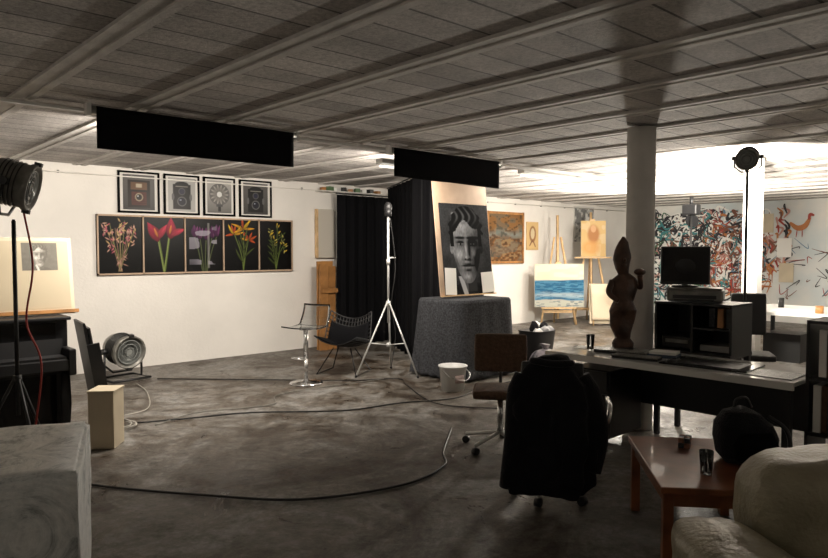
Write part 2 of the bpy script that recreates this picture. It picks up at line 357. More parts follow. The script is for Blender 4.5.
# ---------------------------------------------------------------- studio spotlights
def fresnel_head(G,loc,rot,s=1.):
    H=bpy.data.objects.new('head',None); sc.collection.objects.link(H); H.parent=G; H.location=loc; H.rotation_euler=[rad(a) for a in rot]
    r=.17*s
    lathe(H,'body',[(r*.55,-.20*s),(r*.85,-.17*s),(r,-.1*s),(r,.10*s),(r*1.08,.11*s),(r*1.08,.15*s),(r*.97,.15*s),(r*.97,.12*s)],M['greymetal'],rot=(90,0,0))
    lathe(H,'lens',[(.001,.135*s),(r*.5,.13*s),(r*.9,.115*s)],M['lens'],rot=(90,0,0))
    for i in (1,2,3): lathe(H,'lens_ring',[(r*.25*i,.133*s),(r*.25*i+.006,.14*s),(r*.25*i+.012,.133*s)],M['lens'],rot=(90,0,0))
    for i in range(5): lathe(H,'cooling_fin',[(r*1.0,-.07*s+i*.03*s),(r*1.05,-.065*s+i*.03*s),(r*1.0,-.06*s+i*.03*s)],M['darkmetal'],rot=(90,0,0))
    for q in (-1,1): box(H,'barn_hinge',(.05*s,.05*s,.03*s),(0,-.14*s,q*r*1.1),M['darkmetal'])
    tube(H,'yoke',[(-r*1.2,0,0),(-r*1.22,0,-r*.9),(-r*.6,0,-r*1.45),(r*.6,0,-r*1.45),(r*1.22,0,-r*.9),(r*1.2,0,0)],.012*s,M['darkmetal'])
    cyl(H,'knob',.03*s,.06*s,(r*1.25,0,0),M['black'],rot=(0,90,0)); cyl(H,'knob',.03*s,.06*s,(-r*1.25,0,0),M['black'],rot=(0,90,0))
    return H
def tripod(G,h,spread,hub,mat,rm=.014,a0=20):
    cyl(G,'column',rm,h-hub+.25,(0,0,(h+hub-.25)/2),mat); cyl(G,'upper_column',rm*.7,.02,(0,0,h),mat)
    cyl(G,'collar',rm*2,.06,(0,0,hub),mat); cyl(G,'lower_collar',rm*1.8,.05,(0,0,hub*.42),mat)
    for i in range(3):
        a=rad(a0+120*i); c,s=math.cos(a),math.sin(a)
        tube(G,'leg_%d'%(i+1),[(c*.02,s*.02,hub),(c*spread,s*spread,.012)],rm*.8,mat)
        tube(G,'brace_%d'%(i+1),[(c*.02,s*.02,hub*.42),(c*spread*.55,s*spread*.55,hub*.46)],rm*.5,mat)
        sph(G,'foot_%d'%(i+1),(rm*1.3,)*3,(c*spread,s*spread,rm*1.3),M['black'])
G=grp('studio_spotlight',(1.14,5.33,0)); tripod(G,1.8,.36,.7,M['darkmetal'],a0=40)
fresnel_head(G,(0,0,2.06),(15,0,62),.9)
tube(G,'power_cable',[(.05,0,1.95),(.1,-.05,1.5),(.06,-.02,1.1),(.14,-.05,.8),(.1,0,.3)],.007,M['cable_r'],smooth=True)
G=grp('studio_spotlight',(3.0,8.6,0),rz=10); tube(G,'floor_base',[(-.24,-.2,.02),(-.24,.2,.02),(.24,.2,.02),(.24,-.2,.02),(-.24,-.2,.02)],.015,M['darkmetal'])
for q in (-1,1): tube(G,'upright',[(q*.24,0,.02),(q*.24,0,.36)],.014,M['darkmetal'])
fresnel_head(G,(0,0,.37),(8,0,0),1.12)
G=grp('studio_spotlight',(6.9,2.72,0)); tripod(G,2.38,.3,.6,M['darkmetal'],a0=75)
fresnel_head(G,(0,0,2.5),(20,0,-75),.58)
G=grp('light_stand',(8.75,4.15,0)); tripod(G,2.1,.35,.6,M['darkmetal'],a0=10)
box(G,'flash_head',(.14,.2,.14),(0,0,2.13),M['black'],bev=.02); cyl(G,'top_stud',.025,.12,(0,0,2.24),M['black']); cyl(G,'reflector',.09,.09,(.06,0,2.0),M['black'],rot=(0,70,0),r2=.05)
G=grp('studio_spotlight',(11.1,6.25,0)); tripod(G,1.0,.35,.5,M['darkmetal'],a0=10)  # added uplight, hidden behind the round column, to brighten the ceiling
fresnel_head(G,(0,0,1.15),(-90,0,0),.8)

def spot(name,loc,tgt,e,ang,blend=.6,r=.08,c=(1,.92,.80)):
    l=bpy.data.lights.new(name,'SPOT'); l.energy=e; l.spot_size=rad(ang); l.spot_blend=blend; l.shadow_soft_size=r; l.color=c
    o=bpy.data.objects.new(name,l); sc.collection.objects.link(o); o.location=loc
    o.rotation_euler=(Vector(tgt)-Vector(loc)).to_track_quat('-Z','Y').to_euler()
spot('left_lamp_beam',(.75,5.45,1.95),(.2,9.2,2.6),95,75,1.)
spot('right_lamp_beam',(7.2,2.85,2.32),(11.5,5.3,2.9),1150,140,.8)
spot('added_uplight_beam',(11.1,6.25,1.32),(10.6,5.4,2.7),1700,174,.6,r=.12)  # beam of the added uplight, spreads a bright pool on the ceiling
spot('mural_beam',(9.0,4.3,1.9),(16,6.5,1.5),420,80,1.)
G=grp('added_fill_lamp',(-1.6,.2,0)); lathe(G,'base',[(.15,0),(.15,.02),(.03,.04)],M['black']); cyl(G,'pole',.014,1.75,(0,0,.9),M['black']); lathe(G,'bowl_shade',[(.03,1.76),(.12,1.8),(.17,1.88)],M['alu'],solid=.004)  # unseen lamp added behind the camera as fill for the near ceiling
spot('added_fill_light',(-1.6,.2,1.9),(0.3,1.6,2.7),34,165,1.,r=.1)
G=grp('added_fill_lamp',(5.2,-1.6,0)); lathe(G,'base',[(.15,0),(.15,.02),(.03,.04)],M['black']); cyl(G,'pole',.014,1.55,(0,0,.8),M['black']); lathe(G,'bowl_shade',[(.03,1.56),(.12,1.6),(.17,1.68)],M['alu'],solid=.004)  # second unseen lamp, likewise added as fill light
spot('added_fill_light',(5.2,-1.6,1.7),(4.6,0,2.7),14,165,1.,r=.1)

# ---------------------------------------------------------------- wall art
fw=[(3.21,3.79,0),(3.83,4.37,1),(4.41,4.93,2),(4.98,5.55,3)]
for x0,x1,kind in fw:
    w=x1-x0-.02; h=.56; G=grp('framed_photograph',((x0+x1)/2,Y1-.02,2.10))
    box(G,'backing',(w,.015,h),(0,.008,h/2),M['mat'])
    for q in (-1,1):
        box(G,'frame_side',(.026,.03,h),(q*(w/2-.013),0,h/2),M['blackmatte']); box(G,'frame_rail',(w,.03,.026),(0,0,h/2+q*(h/2-.013)),M['blackmatte'])
    pw,ph=w*.76,h*.84; P=Paint(pw,ph,60,70,(.10,.095,.09) if kind!=2 else (.34,.33,.31))
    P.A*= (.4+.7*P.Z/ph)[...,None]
    if kind==0:
        P.rect(-.15,.15,.03,.40,(.022,.018,.015)); P.rect(-.11,.11,.27,.37,(.12,.065,.035)); P.rect(-.10,.10,.06,.24,(.08,.025,.018))
        for i in range(7): P.rect(-.10+.006*i,.10-.006*i,.06+i*.024,.067+i*.024,(.02,.008,.008))
        P.disc(0,.17,.055,.055,(.28,.22,.15)); P.disc(0,.17,.04,.04,(.02,.02,.02)); P.disc(-.015,.185,.01,.01,(.5,.5,.5)); P.rect(-.04,.04,.30,.35,(.4,.34,.25))
    elif kind in (1,3):
        if kind==1: P.A[:]=(.34,.335,.32)
        P.rect(-.13,.13,.03,.38,(.012,.011,.011)); P.disc(0,.38,.10,.04,(.015,.015,.015)); P.disc(0,.14,.068,.068,(.11,.11,.11)); P.disc(0,.14,.055,.055,(.012,.012,.02)); P.disc(-.02,.16,.012,.010,(.3,.34,.42))
        P.disc(0,.28,.05,.05,(.08,.08,.08)); P.disc(0,.28,.039,.039,(.02,.02,.04)); P.rect(-.09,.09,.345,.353,(.3,.28,.24)); P.disc(-.13,.2,.02,.05,(.10,.10,.10)); P.disc(.13,.2,.02,.05,(.10,.10,.10))
    else:
        P.disc(0,.27,.16,.16,(.13,.125,.12),.04)
        for i in range(14): P.petal(0,.27,360/14*i,.155,.055,(.42,.40,.37),.8)
        P.disc(0,.27,.04,.04,(.6,.6,.58)); P.rect(-.022,.022,.02,.12,(.04,.04,.04)); P.rect(-.05,.05,.09,.125,(.08,.08,.08))
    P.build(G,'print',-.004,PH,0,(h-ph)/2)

x0,x1,z0,z1=2.94,5.90,1.27,2.07
G=grp('flower_photo_polyptych',(x0,Y1-.03,z0)); W=x1-x0; Hh=z1-z0
box(G,'backing',(W,.03,Hh),(W/2,.012,Hh/2),M['blackmatte'])
for q in (0,1): box(G,'frame_rail',(W,.045,.022),(W/2,-.005,Hh*q+(.011 if q==0 else -.011)),M['palewood'])
for i in range(6): box(G,'frame_stile',(.018,.045,Hh),(.009+(W-.018)*i/5,-.005,Hh/2),M['palewood'])
cw=W/5; R=random.uniform
for i in range(5):
    P=Paint(cw-.02,Hh-.04,84,110,(.002,.002,.002)); g1=(.11,.15,.035); g2=(.22,.22,.08); pale=(.70,.38,.30)
    if i==0:
        for j in range(10):
            a=R(-.19,.19); zt=R(.4,.70); P.line([(R(-.03,.03),.03),(a*.35,.25),(a,zt)],.006,(.30,.18,.12) if j%2 else g2)
            for q in range(9): P.petal(a+R(-.035,.035),zt-R(-.02,.18),R(30,330),R(.04,.09),.02,random.choice([pale,(.80,.48,.36),(.65,.15,.20),(.75,.50,.22)]))
        for j in range(12): P.petal(R(-.05,.05),R(.08,.25),R(0,360),R(.06,.12),.014,pale)
    if i==1:
        for a,zt,an in ((-.08,.46,105),(.08,.50,72)):
            P.line([(.0,.0),(a*.4,.2),(a,zt+.03)],.028,g1); P.line([(-.006,.0),(a*.4-.006,.2),(a-.006,zt)],.006,(.30,.36,.12))
            P.petal(a,zt-.04,an,.30,.16,(.40,.008,.04),1,.25); P.petal(a+.01,zt+.0,an-30,.24,.10,(.58,.03,.07),1,-.3); P.petal(a,zt+.02,an+8,.15,.04,(.8,.25,.05))
    if i==2:
        for a in (-.15,-.07,.03,.12,.19): P.line([(a*.2,.0),(a*.6,.3),(a,.5)],.012,(.08,.10,.04)); P.petal(a,.44+abs(a)*.3,90,.19,.10,(.10,.015,.09)); P.petal(a+.02,.45+abs(a)*.3,80,.17,.04,(.22,.05,.18))
        m=((vnoise(P.X*.3,P.Z,16,21)>.5)*(P.Z>.10)*(P.Z<.72)*vnoise(P.X,P.Z*.6,5,21)*(np.abs(P.X+.02)<.21)*(vnoise(P.X*.6,P.Z,9,22)>.35))
        P.over(m*.7,(.38,.36,.42)); P.rect(.05,.08,.05,.70,(.4,.38,.37),.35)  # window reflections painted into the print as pale streaks
    if i==3:
        for a,zt,sz in ((-.12,.56,.17),(.03,.64,.20),(.12,.48,.15)):
            P.line([(.03,.0),(.03+a*.3,.25),(a,zt)],.012,g1)
            for q in range(6): P.petal(a,zt-.02,R(-20,10)+q*38,sz*R(.8,1.1),.04,random.choice([(.85,.52,.02),(.85,.40,.02),(.65,.10,.02)]),1,R(-.3,.3))
        for q in range(6): P.petal(.03,.12+q*.06,R(50,80) if q%2 else R(100,140),.26,.035,g1,1,R(-.3,.3),.4)
    if i==4:
        for a,zt in ((-.10,.62),(.03,.68),(-.03,.5),(.12,.55),(.15,.40)):
            P.line([(.0,.0),(a*.4,.25),(a,zt)],.008,g1)
            for q in range(7): P.petal(a+R(-.01,.01),zt-.025*q,R(20,160),R(.05,.08),.024,random.choice([(.80,.54,.05),(.7,.6,.16),g2,g1]))
        for q in range(9): P.petal(R(-.04,.04),.08+q*.045,random.choice([R(25,55),R(125,155)]),.19,.026,g1,1,R(-.2,.2),.3)
    P.build(G,'print_%d'%(i+1),-.006,PH,cw*(i+.5),.02)

G=grp('abstract_painting',(11.17,Y1-.03,1.34)); w,h=1.15,1.04
box(G,'stretcher',(w,.03,h),(0,.012,h/2),M['brownwood'])
for q in (-1,1): box(G,'frame_side',(.05,.045,h+.06),(q*(w/2),0,h/2),M['brownwood']); box(G,'frame_rail',(w,.045,.05),(0,0,h/2+q*h/2),M['brownwood'])
P=Paint(w-.05,h-.05,80,76,(.15,.07,.028)); a=vnoise(P.X*.5,P.Z,8,1); b_=vnoise(P.X,P.Z*2,14,2); zz=P.Z/h
P.A=P.A*(.5+a)[...,None]; P.over((zz>.62)*(.3+.5*a),(.24,.13,.05)); P.over(np.clip(1-np.abs(zz-.5-.1*a)/.12,0,1)*(.4+.6*b_),(.19,.22,.20)); P.over((b_>.6)*(zz<.45)*.6,(.28,.20,.11)); P.over((b_<.3)*.7,(.06,.04,.025)); P.over((a>.7)*.4,(.06,.10,.10))
P.build(G,'painting',-.008,PM,0,.025)
G=grp('small_yellow_drawing',(12.1,Y1-.02,1.6)); box(G,'backing',(.42,.02,.62),(0,.008,.31),M['pine']); P=Paint(.4,.6,30,44,(.60,.42,.20)); P.disc(0,.35,.12,.18,(.30,.16,.08)); P.disc(0,.36,.07,.12,(.6,.5,.32)); P.line([(-.1,.1),(0,.2),(.1,.08)],.03,(.2,.1,.06)); P.build(G,'drawing',-.005,PM)
G=grp('ink_drawing',(14.1,Y1-.02,1.8)); box(G,'backing',(.84,.02,.84),(0,.008,.42),M['mat']); P=Paint(.8,.8,60,60,(.45,.45,.43)); a=vnoise(P.X,P.Z,11,7); P.over((a>.5)*.9,(.66,.65,.61)); P.over((a<.35)*.7,(.12,.12,.12)); P.over((vnoise(P.X,P.Z,23,9)>.66)*.6,(.15,.15,.15)); P.build(G,'drawing',-.005,PM)
G=grp('cream_panel',(6.53,Y1-.05,1.47)); box(G,'panel',(.34,.05,.8),(0,0,.4),mt('grey_cream',(.55,.51,.44),.7),bev=.005); box(G,'edge',(.03,.06,.8),(-.17,0,.4),M['pine'])
G=grp('wooden_plank_stack',(6.34,9.0,0))
box(G,'plank_front',(.16,.03,1.38),(-.09,-.05,.69),M['brownwood']); box(G,'plank_middle',(.15,.03,1.34),(.08,-.02,.67),M['brownwood'],rot=(0,0,6)); box(G,'plank_rear',(.30,.03,1.42),(0,.05,.71),mt('orange_wood',(.42,.20,.06),.5,var=.2,scale=5)); box(G,'cross_batten',(.32,.02,.07),(0,-.08,.95),M['brownwood']); box(G,'foot_batten',(.32,.04,.05),(0,-.03,.025),M['brownwood'])
G=grp('high_wall_shelf',(7.0,9.22,2.56)); box(G,'board',(1.3,.2,.02),(0,0,0),M['mat'])
for i in range(9):
    box(G,'clutter_box' if i%3 else 'clutter_tin',(.07+.03*(i%3),.08,.05+.02*(i%2)),(-.58+i*.14,-.02,.01+(.05+.02*(i%2))/2),[M['brownwood'],col('shelf_green',(.12,.20,.10)),M['paper'],M['darkmetal']][i%4],rot=(0,0,i*13))

# ---------------------------------------------------------------- black curtains
def curtain(G,name,p0,p1,z0,z1,nf,amp):
    p0=Vector(p0);p1=Vector(p1); d=(p1-p0); n=Vector((-d.y,d.x)).normalized()
    def fn(u,v):
        q=p0+d*u; a=amp*(.5+.5*v)*(math.sin(u*nf*6.28)+.4*math.sin(u*nf*14+v*2)); q=q+n*a
        return Vector((q.x,q.y,z1+(z0-z1)*v))
    return surf(G,name,fn,int(nf*14),12,M['blackcloth'],solid=.006)
G=grp('black_curtain_booth')
curtain(G,'back_drape',(6.57,9.02),(7.75,9.02),.02,2.5,6,.035)
curtain(G,'side_drape',(7.55,8.9),(6.72,7.35),.02,2.64,6,.03)
curtain(G,'front_drape',(6.66,7.3),(8.2,7.3),.02,2.64,8,.03)
tube(G,'curtain_rail',[(6.55,9.02,2.52),(7.75,9.02,2.52)],.012,M['darkmetal']); tube(G,'curtain_rail',[(6.64,7.3,2.655),(8.25,7.3,2.655)],.012,M['darkmetal']); tube(G,'curtain_rail',[(7.58,8.95,2.655),(6.66,7.3,2.655)],.012,M['darkmetal'])

# ---------------------------------------------------------------- blanket table and portrait
G=grp('blanket_covered_table',(6.42,6.03,0))
loft(G,'blanket',[(.03,0,0,.57,.48,.045),(.3,0,0,.54,.455,.032),(.8,0,0,.51,.42,.010),(.955,0,0,.50,.41,0),(.985,0,0,.485,.395,0),(.99,0,0,.3,.25,0),(.985,0,0,.02,.02,0)],M['blanket'],n=140,pw=9,nf=17)
for a in (-.42,.42):
    for c in (-.33,.33): box(G,'leg',(.05,.05,.9),(a,c,.45),M['pine'])
G=grp('portrait_drawing_board',(6.48,6.02,1.012),rx=-6.5)
box(G,'plywood_board',(1.0,.018,1.46),(0,.01,.735),M['palewood'])
P=Paint(.92,1.18,200,258,(0,0,0)); T=face_tone(P.X*.88,P.Z*.93+.02); P.A=T[...,None]*np.array([.92,.95,1.0])
P.build(G,'charcoal_portrait',-.004,PM,.03,.015)
box(G,'paper_note',(.20,.003,.34),(-.33,-.022,.19),M['paper'],rot=(0,3,0)); box(G,'paper_note',(.24,.003,.27),(.37,-.022,.16),M['paper'],rot=(0,-2,0))
box(G,'ledge',(1.0,.05,.016),(0,-.02,.006),M['pine'])
tube(G,'rear_strut',[(0,.03,1.3),(0,.2,.06)],.012,M['pine'])

# ---------------------------------------------------------------- light stand (white)
G=grp('light_stand',(5.62,6.62,0)); tripod(G,2.05,.45,.92,M['alu'],.014,a0=-75)
cyl(G,'stud_head',.045,.1,(0,0,2.08),M['black']); sph(G,'lamp_socket',(.05,.05,.07),(0,0,2.14),M['black']); cyl(G,'crank',.01,.12,(.06,0,1.5),M['alu'],rot=(0,90,0))
cyl(G,'joint',.024,.07,(0,0,1.45),M['alu'])
tube(G,'hanging_cable',[(.03,0,2.05),(.1,-.02,1.4),(.07,.02,.9),(.12,0,.5),(.02,-.03,.1)],.006,M['cable_b'],smooth=True)

# ---------------------------------------------------------------- bar stool
G=grp('bar_stool',(4.52,6.85,0),rz=-70)
lathe(G,'base_disc',[(.20,0),(.20,.012),(.17,.022),(.04,.035),(.03,.05)],M['metal']); cyl(G,'gas_lift',.022,.3,(0,0,.18),M['metal']); cyl(G,'post',.03,.35,(0,0,.48),M['metal'])
tube(G,'footrest',[(.0,-.03,.32),(-.1,-.13,.32),(0,-.2,.32),(.1,-.13,.32),(0,-.03,.32)],.008,M['metal'],smooth=True)
def seatf(u,v):
    a=(u-.5)*.42; b_=v
    if b_<.6: return Vector((a,-.2+b_/.6*.36,.68+.25*a*a-.02*math.sin(b_/.6*3.14)))
    t=(b_-.6)/.4; return Vector((a*(1-.1*t),.16+.07*math.sin(t*1.57),.68+.26*t+.3*a*a-.25*t*a*a))
surf(G,'seat_shell',seatf,16,20,M['acrylic'],solid=.014); cyl(G,'seat_plate',.08,.015,(0,0,.655),M['metal'])
# ---------------------------------------------------------------- wire chair
G=grp('wire_lounge_chair',(5.28,7.12,0),rz=-60)
def shell(u,v):
    a=(u-.5)
    if v<.5: y=-.27+v*2*.42; z=.40-.08*(v*2)
    else: t=(v-.5)*2; y=.15+.17*t; z=.32+.36*t
    w=.58+.06*math.sin(v*3.14)
    return Vector((a*w,y-a*a*.25*(v),z+.42*a*a))
for i in range(15): tube(G,'wire_long',[shell(i/14,j/14) for j in range(15)],.0055,M['black'],n=6)
for j in range(15): tube(G,'wire_cross',[shell(i/12,j/14) for i in range(13)],.0055,M['black'],n=6)
tube(G,'rim',[shell(0,j/14) for j in range(15)]+[shell(i/12,1) for i in range(13)]+[shell(1,1-j/14) for j in range(15)],.008,M['black'])
for s in (-1,1):
    tube(G,'leg_frame',[(s*.12,-.05,.33),(s*.27,-.24,.01),(s*.27,.26,.01),(s*.12,.1,.31)],.008,M['black'])
surf(G,'black_seat_cover',lambda u,v:shell(.06+u*.88,.03+v*.80)+Vector((0,-.008,.015)),12,20,M['blackcloth'],solid=.012)

# ---------------------------------------------------------------- bucket, bin
G=grp('paint_bucket',(5.55,5.4,0))
lathe(G,'pail',[(.001,.004),(.13,0),(.155,.27),(.168,.27),(.168,.285),(.15,.285),(.13,.02),(.001,.02)],M['plastic'])
tube(G,'handle',[(-.165,0,.26),(-.16,-.12,.18),(0,-.19,.13),(.16,-.12,.18),(.165,0,.26)],.004,M['metal'],smooth=True)
surf(G,'label',lambda u,v:Vector((.152*math.cos(-2.2+u*.8),.152*math.sin(-2.2+u*.8),.10+.09*v)),10,2,col('label_grey',(.45,.35,.33)),solid=.002)
G=grp('waste_bin',(7.85,5.96,0))
loft(G,'bin_body',[(0,0,0,.19,.17),(.15,0,0,.21,.19),(.44,0,0,.25,.22),(.46,0,0,.26,.23),(.455,0,0,.2,.18),(.40,0,0,.05,.05)],M['black'],pw=3)
for i in range(7):
    a=i*.9; loft(G,'crumpled_paper',[(0,0,0,.02,.02),(.05,0,0,.09,.07),(.1,0,.01,.07,.08),(.14,0,0,.01,.01)],random.choice([M['paper'],M['jacket'],col('news_grey',(.35,.35,.36))]),pw=2,jit=.05,seed=i,loc=(.12*math.cos(a),.10*math.sin(a),.42+.02*(i%3)),n=16,rot=(i*20,i*35,0))
G=grp('rubbish_bag',(7.2,5.35,0)); loft(G,'bag',[(0,0,0,.12,.1),(.04,0,0,.2,.16),(.15,0,0,.22,.18),(.26,.02,0,.15,.12),(.33,.02,0,.05,.04),(.38,.03,0,.07,.05)],mt('patterned_bag',(.30,.27,.30),.5,col2=(.03,.03,.04),scale=14,bump=.5),n=36,jit=.05,seed=4)

# ---------------------------------------------------------------- easels at back
def easel(name,loc,rz,h,w,cz,ch,cw,cmat,top=None):
    G=grp(name,loc,rz)
    for s in (-1,1): tube(G,'front_leg',[(s*w/2,-.12,.0),(s*.07,.05,h*.8)],.028,M['pine'],n=4)
    tube(G,'mast',[(0,-.06,.12),(0,.08,h)],.03,M['pine'],n=4); tube(G,'rear_leg',[(0,.35,.0),(0,.07,h*.75)],.02,M['pine'],n=4)
    box(G,'tray',(w*1.0,.1,.03),(0,-.14,cz-.02),M['pine']); box(G,'crossbar',(w*.8,.03,.06),(0,-.08,.28),M['pine']); box(G,'top_clamp',(.12,.07,.05),(0,-.02,min(h-.1,cz+ch+.02)),M['pine'])
    box(G,'canvas',(cw,.03,ch),(0,-.14,cz+ch/2),cmat,rot=(-3,0,0))
    return G
G=easel('seascape_easel',(12.2,8.72,0),CAM,2.35,.75,.38,.92,1.05,M['paper'])
P=Paint(1.05,.92,90,80,(.66,.62,.46)); a=vnoise(P.X*.4,P.Z*2,9,3); b_=vnoise(P.X*.5,P.Z*3,22,4); zz=P.Z
P.A=P.A*(.9+.15*a)[...,None]; P.over(np.clip((.56+.05*a-zz)/.03,0,1),(.03,.12,.22)); P.over((zz<.56)*(b_>.55)*.6,(.10,.24,.34)); P.over(np.clip(1-np.abs(zz-.22-.08*a)/.07,0,1)*.7,(.42,.48,.48)); P.over(np.clip((.14+.05*a-zz)/.02,0,1),(.40,.40,.34)); P.over((zz<.55)*(b_<.3)*.6,(.02,.07,.13)); P.over((zz>.6)*(a>.6)*.4,(.72,.70,.58))
P.build(G,'seascape',-.206,PM,0,.385,rot=(-3,0,0))
G2=easel('figure_painting_easel',(13.3,8.6,0),CAM,2.45,.8,1.45,.80,.55,M['board'])
P=Paint(.55,.8,40,58,(.60,.42,.20)); a=vnoise(P.X,P.Z,9,12); P.over((a>.5)*.8,(.64,.50,.30)); P.disc(0,.5,.13,.2,(.42,.20,.09),.4); P.disc(.0,.62,.06,.08,(.60,.36,.20),.3); P.disc(-.05,.2,.2,.15,(.60,.30,.10),.6,.7); P.build(G2,'figure_painting',-.259,PM,0,1.455,rot=(-3,0,0))
G=grp('leaning_white_roll',(12.72,7.9,0),rz=CAM)
box(G,'panel',(.62,.03,.85),(0,.02,.46),M['board'],rot=(-8,0,0)); loft(G,'curled_paper',[(.12,0,-.08,.28,.05),(.7,0,-.05,.30,.05),(.88,0,0,.30,.04)],mt('kraft_cream',(.58,.49,.36),.8),pw=3)
for s in (-1,1): tube(G,'leg',[(s*.25,-.1,0),(s*.2,.05,.6)],.018,M['pine'],n=4)

# ---------------------------------------------------------------- mural on right wall
G=grp('graffiti_mural'); rnd=random.Random(11)
cols=[col('mur_black',(.02,.02,.025)),col('mur_red',(.34,.04,.025)),col('mur_teal',(.05,.22,.23)),col('mur_brown',(.18,.07,.04)),col('mur_blue',(.12,.24,.34)),col('mur_green',(.07,.15,.08)),col('mur_white',(.80,.79,.75)),col('mur_orange',(.45,.17,.05)),col('mur_pink',(.50,.26,.22)),col('mur_yellow',(.45,.33,.12))]
bm=bmesh.new(); mpw=lambda p,q,o:Vector((o,p,q)); n_=0
def ms(pts,w,i):
    global n_
    n_+=1; stroke(bm,pts,w,i,mpw,X1-.004-n_*.00002)
for i in range(1300):
    cy=rnd.uniform(5.95,8.75); cz=rnd.uniform(.75,2.5) if rnd.random()<.85 else rnd.uniform(.3,1.)
    a=rnd.uniform(0,6.28); L=rnd.uniform(.08,.42); cv=rnd.uniform(-.22,.22)
    d=(math.cos(a),math.sin(a)); pts=[(cy-d[0]*L/2,cz-d[1]*L/2),(cy-d[1]*cv,cz+d[0]*cv),(cy+d[0]*L/2,cz+d[1]*L/2)]
    pts=[(min(9.0,max(5.8,p[0])),min(2.62,max(.05,p[1]))) for p in pts]
    pal=[0,0,0,0,5,2,6,6,6,3,0,8] if cy>7.3 else [0,0,1,3,3,2,4,6,6,6,1,8,3,7]
    ms(pts,rnd.uniform(.015,.065),rnd.choice(pal))
for i in range(60):
    cy=rnd.uniform(6.0,8.9); zt=rnd.uniform(.6,1.5); ms([(cy,zt),(cy+.01,zt-.25),(cy,max(.06,zt-rnd.uniform(.3,.6)))],.018,rnd.choice([0,2,4,1]))
for i in range(40):
    cy=rnd.uniform(4.0,5.8); cz=rnd.uniform(.6,1.9); ms([(cy,cz),(cy+rnd.uniform(-.2,.2),cz+rnd.uniform(-.2,.2)),(cy+rnd.uniform(-.3,.3),cz+rnd.uniform(-.2,.2))],.018,rnd.choice([0,1,4,3]))
for i in range(40):
    cy=rnd.uniform(5.45,5.95); cz=rnd.uniform(1.0,2.5); ms([(cy,cz),(cy+rnd.uniform(-.15,.15),cz+.15),(cy+.05,cz+rnd.uniform(.1,.3))],.05,rnd.choice([1,3,8,7,0]))
ms([(5.45,2.2),(5.3,2.08),(5.15,2.12),(5.05,2.3)],.12,7); ms([(5.08,2.25),(5.05,2.36),(4.97,2.34)],.07,1); ms([(5.3,2.05),(5.32,1.88)],.02,1); ms([(5.2,2.05),(5.2,1.88)],.02,1)
obj(G,'brushwork',bm,None,mats=cols,solid=.0004)
for i,(yy,zz) in enumerate([(5.93,2.2),(5.55,1.65),(5.5,1.1)]):
    box(G,'pinned_sheet_%d'%(i+1),(.004,.30,.42),(X1-.045,yy,zz),[M['board'],M['paper']][i%2])

# ---------------------------------------------------------------- white work table far right
G=grp('white_work_table',(10.5,3.3,0)); box(G,'top',(1.5,1.5,.04),(0,0,.74),M['plastic'],bev=.005)
for a in (-.68,.68):
    for c in (-.68,.68): box(G,'leg',(.05,.05,.72),(a,c,.36),M['darkmetal'])
box(G,'apron',(1.36,.02,.08),(0,-.66,.68),M['alu']); box(G,'paper_sheet',(.4,.3,.003),(-.3,.2,.762),M['paper'],rot=(0,0,20)); cyl(G,'jar',.04,.14,(.2,.4,.83),M['darkmetal']); cyl(G,'paint_tin',.05,.1,(-.45,-.3,.81),M['brownwood']); box(G,'stored_box',(.5,.5,.4),(.2,.3,.2),M['darkmetal'])

# ---------------------------------------------------------------- piano + board + leaning panels
G=grp('upright_piano',(1.0,6.5,0))
box(G,'case',(1.5,.42,1.0),(0,.06,.5),M['black'],bev=.01); box(G,'lid',(1.53,.5,.03),(0,.04,1.015),M['black'],bev=.008)
box(G,'key_slip',(1.5,.24,.1),(0,-.26,.64),M['black'],bev=.01); box(G,'fallboard',(1.4,.03,.16),(0,-.17,.76),M['black'],rot=(-12,0,0)); box(G,'key_cover',(1.36,.2,.02),(0,-.27,.70),M['black'])
for s in (-1,1):
    box(G,'cheek',(.06,.26,.22),(s*.72,-.26,.66),M['black'],bev=.01); lathe(G,'leg',[(.035,0),(.03,.1),(.045,.3),(.035,.58)],M['black'],loc=(s*.68,-.31,0))
box(G,'lower_panel',(1.3,.015,.42),(0,-.155,.32),M['blackgloss']); box(G,'plinth',(1.5,.46,.08),(0,.04,.04),M['black'])
box(G,'upper_panel',(1.3,.015,.16),(0,-.155,.9),M['blackgloss'])
G=grp('stacked_black_panels',(1.915,6.32,.0),rz=-8)
for i in range(2): box(G,'panel_%d'%(i+1),(.02,.50,.98-.04*i),(.0+i*.035,-.0,.495-.02*i),[M['black'],M['black']][i],rot=(0,-9,0))
box(G,'panel_3',(.10,.03,.80),(.05,-.26,.41),M['black'],rot=(0,-9,0))
G=grp('sketch_board',(1.32,6.55,1.035),rx=-9)
box(G,'board',(1.1,.02,.68),(0,0,.34),M['board'])
P=Paint(.98,.60,150,92,(.50,.43,.31)); P.A*=(.92+.12*vnoise(P.X,P.Z,5,3))[...,None]
cx,cz,s_=.26,.34,.22; m=(np.abs(P.X-cx)<.14)*(P.Z>cz-.0)*(P.Z<cz+.245); T=face_tone((P.X-cx)/s_*.95,(P.Z-cz)/s_); P.over(m*.9,np.clip(T*1.3+.08,0,1)[...,None]*np.array([1,.97,.9]))
P.build(G,'sketch_sheet',-.013,PM,.03,.05)
box(G,'ledge',(1.14,.05,.03),(0,-.03,.02),M['brownwood'])

G=grp('wooden_box',(1.87,5.77,0),rz=-38); box(G,'body',(.20,.24,.46),(0,0,.23),M['board'],bev=.004); box(G,'front_face',(.18,.006,.43),(0,-.122,.23),M['board']); box(G,'lid_strip',(.21,.25,.012),(0,0,.466),M['board'])

